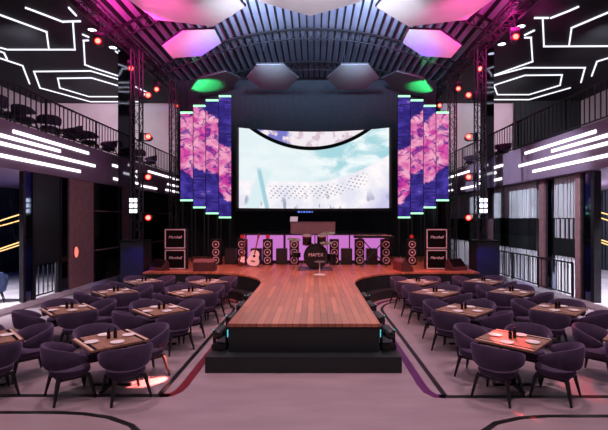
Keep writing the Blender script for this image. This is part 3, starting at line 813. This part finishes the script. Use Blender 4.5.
# ------------------------------------------------------------------ stage furniture
SZ = 0.802
t = thing('lit_riser', 'low stage riser with glowing pink front panels behind the speakers', 'riser', (0, 18.75, SZ))
MB().box((0, 0.1, 0.62), (6.4, 1.5, 1.24)).build('body', M['black'], t)
for i, (a, b) in enumerate(((-3.12, -1.32), (-1.22, 0.02), (0.06, 1.5), (1.56, 3.12))):
    MB().box(((a + b) / 2, -0.66, 0.66), (b - a, 0.03, 1.08)).build('light_panel', M['pinkpanel'], t)
t = thing('dj_booth', 'pale pink booth standing on the lit riser under the screen', 'booth', (-0.05, 18.7, SZ + 1.24))
MB().box((0, 0, 0.25), (1.95, 0.6, 0.5)).build('front', M['booth'], t, bevel=0.01)
MB().box((0, 0, 0.515), (2.0, 0.66, 0.03)).build('top', M['booth'], t)
t = thing('laptop', 'small open laptop on the left end of the pink booth', 'laptop', (-0.92, 18.6, SZ + 1.24 + 0.53), 0.3)
MB().box((0, 0, 0.01), (0.34, 0.24, 0.02)).build('base', M['blackmetal'], t)
MB().box((0, -0.13, 0.12), (0.34, 0.012, 0.23), (0.25, 0, 0)).build('lid', M['laptop'], t)
def make_tower():
    t = thing('speaker_tower', 'x', 'loudspeaker')
    MB().box((0, 0, 0.53), (0.38, 0.36, 1.06)).build('cabinet', M['tolex'], t, bevel=0.015)
    for i in range(3):
        R = Matrix.Translation((0, -0.18, 0.2 + i * 0.325)) @ Matrix.Rotation(PI / 2, 4, 'X')
        d = MB().lathe([(0.14, 0.002), (0.108, 0.006), (0.045, -0.012), (0.01, -0.012)], 20, R, cap=False).build('driver', M['cone'], t, smooth=True)
        MB().lathe([(0.118, 0.004), (0.146, 0.004), (0.146, 0.016), (0.118, 0.016), (0.118, 0.004)], 20, R, cap=False).build('ring', M['surround'], d)
        MB().lathe([(0.045, 0.0), (0.035, 0.014), (0.005, 0.02)], 12, R).build('dust_cap', M['surround'], d, smooth=True)
    return t
tower = Pool(make_tower())
txs = [-4.05, -2.98, -1.92, -0.82, 0.84, 1.89, 2.97, 4.05]
tw = ['leftmost', 'second from left', 'third from left', 'just left of the drums', 'just right of the drums', 'third from right', 'second from right', 'rightmost']
for x, w in zip(txs, tw): tower.put((x, 17.5, SZ), 0, 'three-driver black speaker tower, %s' % w, 'speaker towers in a row on the stage')
def make_sub():
    t = thing('bass_speaker', 'x', 'loudspeaker')
    MB().box((0, 0, 0.33), (0.46, 0.42, 0.66)).build('cabinet', M['black'], t, bevel=0.015)
    R = Matrix.Translation((0, -0.211, 0.34)) @ Matrix.Rotation(PI / 2, 4, 'X')
    MB().lathe([(0.19, 0.004), (0.15, 0.008), (0.06, -0.004), (0.01, 0.004)], 20, R, cap=False).build('driver', M['cone'], t, smooth=True)
    return t
sub = Pool(make_sub())
for x, w in ((-3.5, 'first from left'), (-2.42, 'behind the white guitar'), (-1.36, 'left of the drums'), (1.37, 'right of the drums'), (2.43, 'under the keyboard')):
    sub.put((x, 17.75, SZ), 0, 'low black bass speaker between the towers, %s' % w, 'bass speakers between the towers')
def make_par():
    t = thing('par_spotlight', 'x', 'stage light')
    MB().box((0, 0, 0.012), (0.14, 0.12, 0.024)).build('bracket', M['black'], t)
    R = Matrix.Translation((0, 0, 0.11)) @ Matrix.Rotation(PI / 2, 4, 'X')
    MB().lathe([(0.04, -0.1), (0.075, -0.06), (0.085, 0.08)], 16, R).build('can', M['black'], t, smooth=True)
    MB().lathe([(0.078, 0.081), (0.02, 0.088)], 16, R).build('lens', M['redmark'], t, smooth=True)
    return t
par = Pool(make_par())
for i in (1, 2, 5, 6, 7):
    par.put((txs[i], 17.5, SZ + 1.06), 0, 'small red lamp atop the speaker tower, %s' % tw[i], 'small red lamps on the speaker towers')
# guitar amplifier stacks
def make_amp(i):
    t = thing('amplifier_cabinet', 'x', 'amplifier')
    MB().box((0, 0, 0.38), (0.8, 0.36, 0.76)).build('cabinet', M['tolex'], t, bevel=0.02)
    MB().box((0, -0.182, 0.38), (0.7, 0.012, 0.66)).build('grille', M['grille'], t)
    p = MB()
    for s_ in (-1, 1):
        p.box((s_ * 0.36, -0.186, 0.38), (0.035, 0.016, 0.72)); p.box((0, -0.186, 0.38 + s_ * 0.342), (0.72, 0.016, 0.035))
    p.build('piping', M['piping'], t)
    text_mesh('Marshall', 'logo', 0.145, M['letter'], t, Matrix.Translation((0, -0.195, 0.44)) @ Matrix.Rotation(PI / 2, 4, 'X'), 0.35)
    h = MB()
    for s_ in (-1, 1): h.box((s_ * 0.395, 0, 0.45), (0.02, 0.16, 0.06))
    h.build('handle', M['blackmetal'], t)
    return t
amp = Pool(make_amp(0))
for x, yaw, sd in ((-5.22, 0.03, 'left'), (4.62, -0.06, 'right')):
    amp.put((x, 15.95, SZ), yaw, 'bottom amplifier cabinet of the %s stack on the stage' % sd, 'guitar amplifier cabinets stacked on the stage')
    amp.put((x, 15.95, SZ + 0.775), yaw, 'top amplifier cabinet of the %s stack on the stage' % sd, 'guitar amplifier cabinets stacked on the stage')
# floor monitors
def make_wedge():
    t = thing('monitor_speaker', 'x', 'loudspeaker')
    prof = [(-0.22, 0.0), (0.22, 0.0), (0.22, 0.3), (0.1, 0.42), (-0.18, 0.12)]
    Mx = Matrix(((0, 0, 1, 0), (1, 0, 0, 0), (0, 1, 0, 0), (0, 0, 0, 1)))
    MB().prism(prof, -0.36, 0.36, Mx).build('cabinet', M['monitor'], t, bevel=0.01)
    a = math.atan2(0.3, 0.28)
    MB().box((0, -0.045, 0.275), (0.64, 0.36, 0.012), (a, 0, 0)).build('grille', M['grille'], t)
    return t
wedge = Pool(make_wedge())
wedge.put((-4.0, 15.45, SZ), PI, 'dark stage monitor with red light in its colour beside the left amplifier stack', 'stage monitors', 1.08)
wedge.put((3.3, 15.5, SZ), (0, 0, PI / 2 + 0.2), 'wedge monitor catching red light beside the right amplifier stack', 'stage monitors', 1.1)
wedge.put((-5.75, 15.6, SZ), (0, 0, -0.5), 'black wedge monitor at the left end of the stage', 'stage monitors', 0.9)
wedge.put((5.3, 15.65, SZ), (0, 0, 0.5), 'black wedge monitor at the right end of the stage', 'stage monitors', 1.0)
# drums
MB_r = MB().lathe([(1.0, 0), (1.0, 0.012)], 6)
rug = MB().box((0, 0, 0.006), (1.3, 1.3, 0.012)).build('drum_rug', M['rug'], loc=(0.05, 16.0, SZ)); tag(rug, 'patterned grey rug under the drum kit', 'rug')
DZ = SZ + 0.012
t = thing('bass_drum', 'black bass drum with white maker lettering and two mounted toms', 'drum', (0.07, 15.95, DZ + 0.004))
t.scale = (1.15, 1.15, 1.15)
Rb = Matrix.Translation((0, 0, 0.42)) @ Matrix.Rotation(PI / 2, 4, 'X')
MB().lathe([(0.375, -0.24), (0.375, 0.24)], 32, Rb).build('shell', M['drum'], t, smooth=True)
for zz in (-0.25, 0.23): MB().lathe([(0.375, zz), (0.4, zz), (0.4, zz + 0.03), (0.375, zz + 0.03), (0.375, zz)], 32, Rb, cap=False).build('hoop', M['blackmetal'], t, smooth=True)
MB().lathe([(0.37, 0.242), (0.02, 0.25)], 32, Rb).build('front_head', M['drumhead'], t)
text_mesh('MAPEX', 'lettering', 0.155, M['letter'], t, Matrix.Translation((0, -0.256, 0.47)) @ Matrix.Rotation(PI / 2, 4, 'X'))
for s_ in (-1, 1):
    MB().tube([(s_ * 0.36, -0.1, 0.3), (s_ * 0.55, -0.3, 0.014)], 0.012, 6).build('leg', M['chrome'], t)
    R = Matrix.Translation((s_ * 0.24 - 0.05, 0.02, 0.95)) @ Matrix.Rotation(0.35, 4, 'X')
    b = MB().lathe([(0.15, -0.15), (0.15, 0.15)], 24, R).build('tom', M['drum'], t, smooth=True)
    MB().lathe([(0.148, 0.151), (0.02, 0.152)], 24, R).build('skin', M['drumskin'], b)
    for zz in (-0.15, 0.14): MB().lathe([(0.15, zz), (0.163, zz), (0.163, zz + 0.02), (0.15, zz + 0.02), (0.15, zz)], 24, R, cap=False).build('rim', M['redwood'], b)
    MB().tube([(s_ * 0.05, 0.02, 0.78), (s_ * 0.2 - 0.04, 0.02, 0.9)], 0.015, 6).build('tom_mount', M['chrome'], t)
def make_cym():
    t = thing('cymbal_stand', 'x', 'cymbal')
    MB().tube([(0, 0, 0.15), (0, 0, 1.06)], 0.012, 6).build('pole', M['chrome'], t)
    for k in range(3):
        a = k * 2 * PI / 3; MB().tube([(0, 0, 0.3), (0.24 * math.cos(a), 0.24 * math.sin(a), 0.01)], 0.01, 5).build('leg', M['chrome'], t)
    MB().lathe([(0.24, 1.03), (0.1, 1.055), (0.045, 1.06), (0.03, 1.08), (0.005, 1.082)], 24, Matrix.Translation((0, 0, 1.05)) @ Matrix.Rotation(0.22, 4, 'X') @ Matrix.Translation((0, 0, -1.05)), cap=False).build('cymbal', M['brass'], t, smooth=True)
    return t
cym = Pool(make_cym())
cym.put((-0.75, 15.75, DZ + 0.004), 0.4, 'cymbal on a chrome stand left of the bass drum', 'cymbals around the drum kit', 1.08)
cym.put((0.44, 15.3, DZ + 0.004), 0.0, 'bronze cymbal in front of the toms, middle of the drum kit', 'cymbals around the drum kit', 0.98)
cym.put((0.52, 16.4, DZ + 0.004), -0.4, 'highest cymbal behind the toms against the pink booth', 'cymbals around the drum kit', 1.28)
t = thing('floor_tom', 'black floor tom standing right of the bass drum', 'drum', (0.66, 16.05, DZ + 0.004))
MB().lathe([(0.19, 0.18), (0.19, 0.56)], 24).build('shell', M['drum'], t, smooth=True)
MB().lathe([(0.188, 0.561), (0.02, 0.563)], 24).build('skin', M['drumskin'], t)
for k in range(3):
    a = 0.5 + k * 2 * PI / 3; MB().tube([(0.2 * math.cos(a), 0.2 * math.sin(a), 0.4), (0.22 * math.cos(a), 0.22 * math.sin(a), 0.0)], 0.01, 5).build('leg', M['chrome'], t)
t = thing('snare_drum', 'small dark drum on legs left of the bass drum', 'drum', (-0.68, 16.12, DZ + 0.004))
MB().lathe([(0.17, 0.42), (0.17, 0.6)], 24).build('shell', M['drum'], t, smooth=True)
MB().lathe([(0.168, 0.601), (0.02, 0.603)], 24).build('skin', M['drumskin'], t)
for k in range(3):
    a = 0.2 + k * 2 * PI / 3; MB().tube([(0.02 * math.cos(a), 0.02 * math.sin(a), 0.42), (0.2 * math.cos(a), 0.2 * math.sin(a), 0.0)], 0.01, 5).build('leg', M['chrome'], t)
t = thing('stool', 'low round stool on a chrome pole before the bass drum', 'stool', (0.19, 14.25, SZ))
MB().lathe([(0.2, 0.0), (0.21, 0.012), (0.19, 0.03), (0.03, 0.045)], 24).build('base', M['satin'], t, smooth=True)
MB().lathe([(0.022, 0.04), (0.022, 0.44)], 12).build('pole', M['satin'], t, smooth=True)
MB().lathe([(0.15, 0.43), (0.165, 0.445), (0.165, 0.47), (0.15, 0.485), (0.01, 0.488)], 24).build('seat', M['black'], t, smooth=True)
MB().lathe([(0.164, 0.445), (0.172, 0.445), (0.172, 0.462), (0.164, 0.462)], 24, cap=False).build('rim', M['satin'], t, smooth=True)
# keyboard on crossed stand
ks = thing('keyboard_stand', 'black crossed stand carrying the keyboard', 'stand', (2.4, 16.85, SZ))
for s_ in (-1, 1): MB().tube([(s_ * 0.5, s_ * 0.02, 0.02), (-s_ * 0.5, s_ * 0.02, 1.12)], 0.022, 6).build('leg', M['black'], ks)
for s_ in (-1, 1): MB().box((s_ * 0.5, 0, 0.012), (0.04, 0.4, 0.024)).build('foot', M['black'], ks); MB().box((s_ * 0.5, 0, 1.12), (0.04, 0.34, 0.03)).build('arm', M['black'], ks)
t = thing('keyboard', 'long dark keyboard resting on the crossed stand', 'keyboard', (2.4, 16.85, SZ + 1.137))
MB().box((0, 0, 0.05), (1.6, 0.32, 0.1)).build('body', M['tolex'], t, bevel=0.01)
MB().box((0, 0.06, 0.102), (1.4, 0.15, 0.008)).build('keys', M['white_gloss'], t)
# guitars
def guitar_body(w1, w2, h, k=36):
    P = []
    for i in range(k):
        a = 2 * PI * i / k; s_ = math.sin(a); c = math.cos(a)
        v = 0.5 - 0.5 * c                      # 0 at foot, 1 at neck
        wid = (w2 * (1 - v) + w1 * v) / 2 * (abs(s_) ** 0.75) * (1 - 0.28 * math.exp(-((v - 0.58) / 0.16) ** 2))
        P.append((wid * (1 if s_ >= 0 else -1), v * h))
    return P
UP = Matrix.Rotation(PI / 2, 4, 'X')
def make_guitar(name, label, loc, roll, body, pick, w1, w2, h, L, depth):
    t = thing(name, label, 'guitar', loc, (-0.1, roll, 0))
    P = guitar_body(w1, w2, h)
    MB().prism(P, 0.0, depth, UP).build('body', body, t, bevel=0.01)
    MB().box((0, -depth - 0.006, (h * 0.75 + L - 0.18) / 2), (0.05, 0.02, L - 0.18 - h * 0.75)).build('neck', M['redwood'], t)
    MB().box((0, -depth, L - 0.09), (0.08, 0.02, 0.19)).build('headstock', M['redwood'], t, bevel=0.006)
    if pick is None:
        MB().lathe([(0.055, 0.0), (0.01, 0.002)], 20, Matrix.Translation((0, -depth - 0.001, h * 0.62)) @ UP).build('sound_hole', M['black'], t)
        MB().box((0, -depth - 0.006, h * 0.3), (0.16, 0.012, 0.05)).build('bridge', M['darkwood'], t)
    else:
        Q = [(x * 0.62 + 0.02, y * 0.62 + h * 0.24) for x, y in P]
        MB().prism(Q, depth, depth + 0.005, UP).build('pickguard', pick, t)
        MB().box((0, -depth - 0.01, h * 0.28), (0.1, 0.012, 0.04)).build('bridge', M['chrome'], t)
    return t
def gstand(x, y, label):
    t = thing('guitar_stand', label, 'stand', (x, y, SZ))
    MB().tube([(0, 0.06, 0.02), (0, 0.12, 0.62)], 0.012, 6).build('post', M['black'], t)
    for s_ in (-1, 1): MB().tube([(0, 0.07, 0.12), (s_ * 0.2, -0.12, 0.012)], 0.011, 6).build('leg', M['black'], t)
    MB().tube([(-0.13, -0.12, 0.1), (-0.13, 0.03, 0.1), (0.13, 0.03, 0.1), (0.13, -0.12, 0.1)], 0.01, 6).build('cradle', M['black'], t)
make_guitar('acoustic_guitar', 'white acoustic guitar leaning on a stand before the pink panels', (-2.45, 16.7, SZ + 0.03), 0.2, M['white_gloss'], None, 0.42, 0.6, 0.64, 1.3, 0.11)
make_guitar('electric_guitar', 'dark electric guitar with white pickguard left of the white one', (-2.9, 16.75, SZ + 0.03), 0.14, M['darkwood'], M['white_gloss'], 0.3, 0.36, 0.46, 1.24, 0.05)
gstand(-2.43, 16.9, 'black stand holding the white acoustic guitar'); gstand(-2.88, 16.92, 'black stand holding the dark electric guitar')
t = thing('wall_lamp', 'small oval red wall lamp on the brown panel of the left wall', 'lamp', (-8.755, 15.37, 1.49))
MB().lathe([(0.02, 0.0), (0.1, 0.01), (0.1, 0.04), (0.02, 0.05)], 16, Matrix.Scale(2.3, 4, (0, 0, 1)) @ Matrix.Rotation(PI / 2, 4, 'Y')).build('back_plate', M['black'], t, smooth=True)
MB().lathe([(0.09, 0.04), (0.075, 0.09), (0.03, 0.12), (0.005, 0.125)], 16, Matrix.Scale(2.3, 4, (0, 0, 1)) @ Matrix.Rotation(PI / 2, 4, 'Y')).build('shade', glow('red_wall_lamp', (255, 120, 110), 1.5), t, smooth=True)
# ------------------------------------------------------------------ lounges
def ring_lamp(c, r, label):
    t = thing('ring_pendant_lamp', label, 'pendant lamp', c, (0.12, -0.35 if c[0] < 0 else 0.35, 0), 'golden ring pendants in the lounges')
    MB().tube([(r * math.cos(a), r * math.sin(a), 0) for a in [2 * PI * i / 40 for i in range(40)]], 0.02, 6, True).build('ring', M['ringlamp'], t, smooth=True)
    for k in range(3):
        a = k * 2 * PI / 3; MB().tube([(r * math.cos(a), r * math.sin(a), 0), (0, 0, 1.0)], 0.005, 4).build('cable', M['black'], t)
ring_lamp((-10.25, 14.5, 2.72), 0.95, 'upper golden ring lamp in the left lounge')
ring_lamp((-10.25, 14.5, 1.82), 0.85, 'lower golden ring lamp in the left lounge')
ring_lamp((10.25, 14.5, 2.72), 0.95, 'upper golden ring lamp in the right lounge')
ring_lamp((10.25, 14.5, 1.82), 0.85, 'lower golden ring lamp in the right lounge')
def make_lounge():
    t = thing('lounge_chair', 'x', 'chair')
    MB().lathe([(0.3, 0.3), (0.34, 0.34), (0.34, 0.42), (0.28, 0.46), (0.02, 0.47)], 20).build('seat', M['blue_seat'], t, smooth=True)
    mb = MB(); vs = []; fs = []; K = 16
    for i in range(K + 1):
        th = -1.7 + 3.4 * i / K; zt = 0.95 - 0.3 * (abs(th) / 1.7) ** 2
        for r, z in ((0.33, 0.35), (0.4, zt), (0.36, zt + 0.02), (0.28, 0.4)): vs.append((r * math.sin(th), -r * math.cos(th), z))
    for i in range(K):
        for j in range(4): fs.append((i * 4 + j, i * 4 + (j + 1) % 4, i * 4 + 4 + (j + 1) % 4, i * 4 + 4 + j))
    fs += [(0, 1, 2, 3), tuple(K * 4 + j for j in range(4))]
    mb.add(vs, fs).build('backrest', M['blue_seat'], t, smooth=True)
    for sx in (-1, 1):
        for sy in (-1, 1): MB().tube([(sx * 0.2, sy * 0.2, 0.33), (sx * 0.28, sy * 0.28, 0.0)], [0.025, 0.014], 6).build('leg', M['chair_leg'], t)
    return t
lounge = Pool(make_lounge())
lounge.put((-9.75, 12.75, 0.18), 0.6, 'blue lounge chair on the left platform at the picture edge', 'blue lounge chairs')
lounge.put((-11.3, 13.6, 0.18), -2.0, 'blue lounge chair deep in the left lounge', 'blue lounge chairs')
lounge.put((11.0, 13.3, 0.18), 2.0, 'blue lounge chair deep in the right lounge', 'blue lounge chairs')
# ------------------------------------------------------------------ camera, world, lights
cam = bpy.data.cameras.new('camera'); co = bpy.data.objects.new('camera', cam); COL.objects.link(co)
co.location = (0, 0, CH); co.rotation_euler = (PI / 2, 0, 0)
cam.sensor_width = 36; cam.lens = F / 608 * 36
cam.shift_x = -(VX - 304) / 608; cam.shift_y = (VY - 215) / 608
cam.clip_end = 200
scn.camera = co
w = bpy.data.worlds.new('world'); scn.world = w; w.use_nodes = True
bg = w.node_tree.nodes['Background']; bg.inputs[0].default_value = (0.75, 0.55, 0.72, 1); bg.inputs[1].default_value = 0.10
def spot(loc, target, energy, rgb, angle=60, blend=0.6, radius=0.15):
    l = bpy.data.lights.new('spot_light', 'SPOT'); l.energy = energy; l.color = lin(*rgb)[:3]
    l.spot_size = math.radians(angle); l.spot_blend = blend; l.shadow_soft_size = radius
    o = bpy.data.objects.new('spot_light', l); COL.objects.link(o); o.location = loc
    o.rotation_euler = (Vector(target) - Vector(loc)).to_track_quat('-Z', 'Y').to_euler(); return o
def point(loc, energy, rgb, radius=0.2):
    l = bpy.data.lights.new('point_light', 'POINT'); l.energy = energy; l.color = lin(*rgb)[:3]; l.shadow_soft_size = radius
    o = bpy.data.objects.new('point_light', l); COL.objects.link(o); o.location = loc; return o
HOUSE = (255, 206, 216)
for x in (-4.6, 4.4):
    for y in (4.0, 8.5, 12.5): spot((x, y, 9.3), (x * 0.9, y + 0.3, 0), 1300, HOUSE, 95, 0.8, 0.4)
spot((-0.2, 3.0, 9.5), (-0.2, 5.5, 0), 900, HOUSE, 90, 0.8, 0.5)
# front light on the stage set and balcony fronts
spot((0, 4.0, 8.5), (0, 18.0, 3.0), 1500, (255, 190, 200), 50, 0.6, 0.4)
spot((3.0, 8.0, 8.5), (-8.7, 16.0, 4.8), 1000, (255, 215, 240), 75, 0.8, 0.4)
spot((-3.4, 8.0, 8.5), (8.2, 16.0, 4.8), 700, (255, 215, 240), 75, 0.8, 0.4)
# stage wash
spot((-2.5, 9.5, 9.6), (-0.5, 13.0, 0.8), 1450, (255, 150, 135), 62, 0.7, 0.3)
spot((2.3, 9.5, 9.6), (0.3, 15.5, 0.8), 1450, (255, 150, 135), 62, 0.7, 0.3)
spot((-6.0, 13.5, 8.8), (-3.6, 16.0, 0.8), 1500, (255, 60, 50), 50, 0.7, 0.2)
spot((5.6, 13.5, 8.8), (3.4, 16.0, 0.8), 1500, (255, 60, 50), 50, 0.7, 0.2)
# roof lighting
for x in (-2.2, 2.0): spot((x, 16.2, 10.25), (x * 0.9, 20.5, 12.2), 2300, (185, 205, 255), 140, 0.8, 0.3)
for s_ in (-1, 1):
    spot((s_ * 6.0, 13.0, 8.6), (s_ * 6.8, 18.0, 11.0), 2300, (255, 45, 165), 110, 0.8, 0.15)
    spot((s_ * 6.2, 15.4, 7.4), (s_ * 5.5, 16.5, 9.5), 135, (255, 70, 165), 55, 1.0, 0.1)
    spot((s_ * 4.4, 18.6, 8.0), (s_ * 4.4, 17.3, 9.5), 300, (50, 40, 255), 60, 1.0, 0.1)
    spot((s_ * 3.0, 15.4, 8.2), (s_ * 3.7, 16.1, 9.6), 150, (200, 240, 255), 85, 1.0, 0.1)
    spot((s_ * 5.0, 11.8, 7.4), (s_ * 4.6, 13.4, 9.35), 330, (255, 70, 165), 60, 1.0, 0.1)
    spot((s_ * 1.8, 12.2, 7.4), (s_ * 2.4, 13.2, 9.35), 300, (235, 240, 255), 60, 0.9, 0.15)
    spot((s_ * 1.95, 17.6, 8.6), (s_ * 1.9, 18.9, 9.6), 340, (215, 235, 255), 60, 1.0, 0.15)
    spot((s_ * 5.6, 18.8, 7.8), (s_ * 5.3, 19.9, 9.1), 1500, (60, 255, 130), 40, 0.3, 0.1)
spot((0, 11.5, 7.2), (0, 13.2, 9.6), 220, (235, 240, 255), 70, 0.9, 0.2)
# balconies
for x, y, tx in ((-10.5, 15.5, -16), (-11.0, 20.5, -13), (10.5, 15.5, 16), (10.2, 20.5, 11.5)):
    spot((x, y, 9.5), (tx, y + 6, 6.2), 1150, (246, 232, 244), 110, 0.7, 0.3)
# lounges
for x in (-11, 10.8):
    spot((x, 11.4, 3.9), (x * 0.95, 12.8, 0.2), 2600, (238, 234, 245), 100, 0.7, 0.2)
    point((x * 1.15, 15.0, 2.0), 60, (50, 100, 255), 0.2)
for y in (17.5, 21.5): point((10.6, y, 3.2), 420, (235, 232, 245), 0.2)
for y in (13.5, 17.0, 20.5): spot((2.0, y - 1.5, 9.2), (8.5, y + 1, 3.1), 3600, (225, 235, 255), 32, 0.6, 0.2)
spot((-6.6, 15.9, 8.4), (3.2, 15.4, 1.1), 9000, (255, 50, 40), 6, 0.4, 0.03)
# blue glow on the equipment cases, red hits in the audience
spot((-6.3, 14.4, 2.2), (-6.7, 15.5, 0.8), 220, (50, 45, 255), 60, 0.6, 0.05)
spot((6.0, 14.4, 2.2), (6.5, 15.5, 0.8), 220, (50, 45, 255), 60, 0.6, 0.05)
spot((-1.95, 7.6, 0.85), (-2.72, 7.0, 0), 1600, (255, 125, 112), 19, 0.2, 0.02)
spot((5.9, 15.6, 4.3), (3.2, 6.85, 0.75), 7000, (255, 70, 60), 3.6, 0.4, 0.02)
spot((5.9, 15.6, 7.3), (4.35, 6.75, 0.0), 5000, (255, 40, 40), 4, 0.4, 0.02)
spot((-6.3, 15.6, 5.8), (-3.75, 10.8, 0.75), 1200, (255, 60, 50), 4, 0.4, 0.02)

scn.view_settings.view_transform = 'Standard'; scn.view_settings.look = 'None'
scn.view_settings.exposure = 0.0; scn.view_settings.gamma = 1.0; scn.view_settings.use_curve_mapping = False
scn.cycles.max_bounces = 6; scn.cycles.sample_clamp_indirect = 4.0
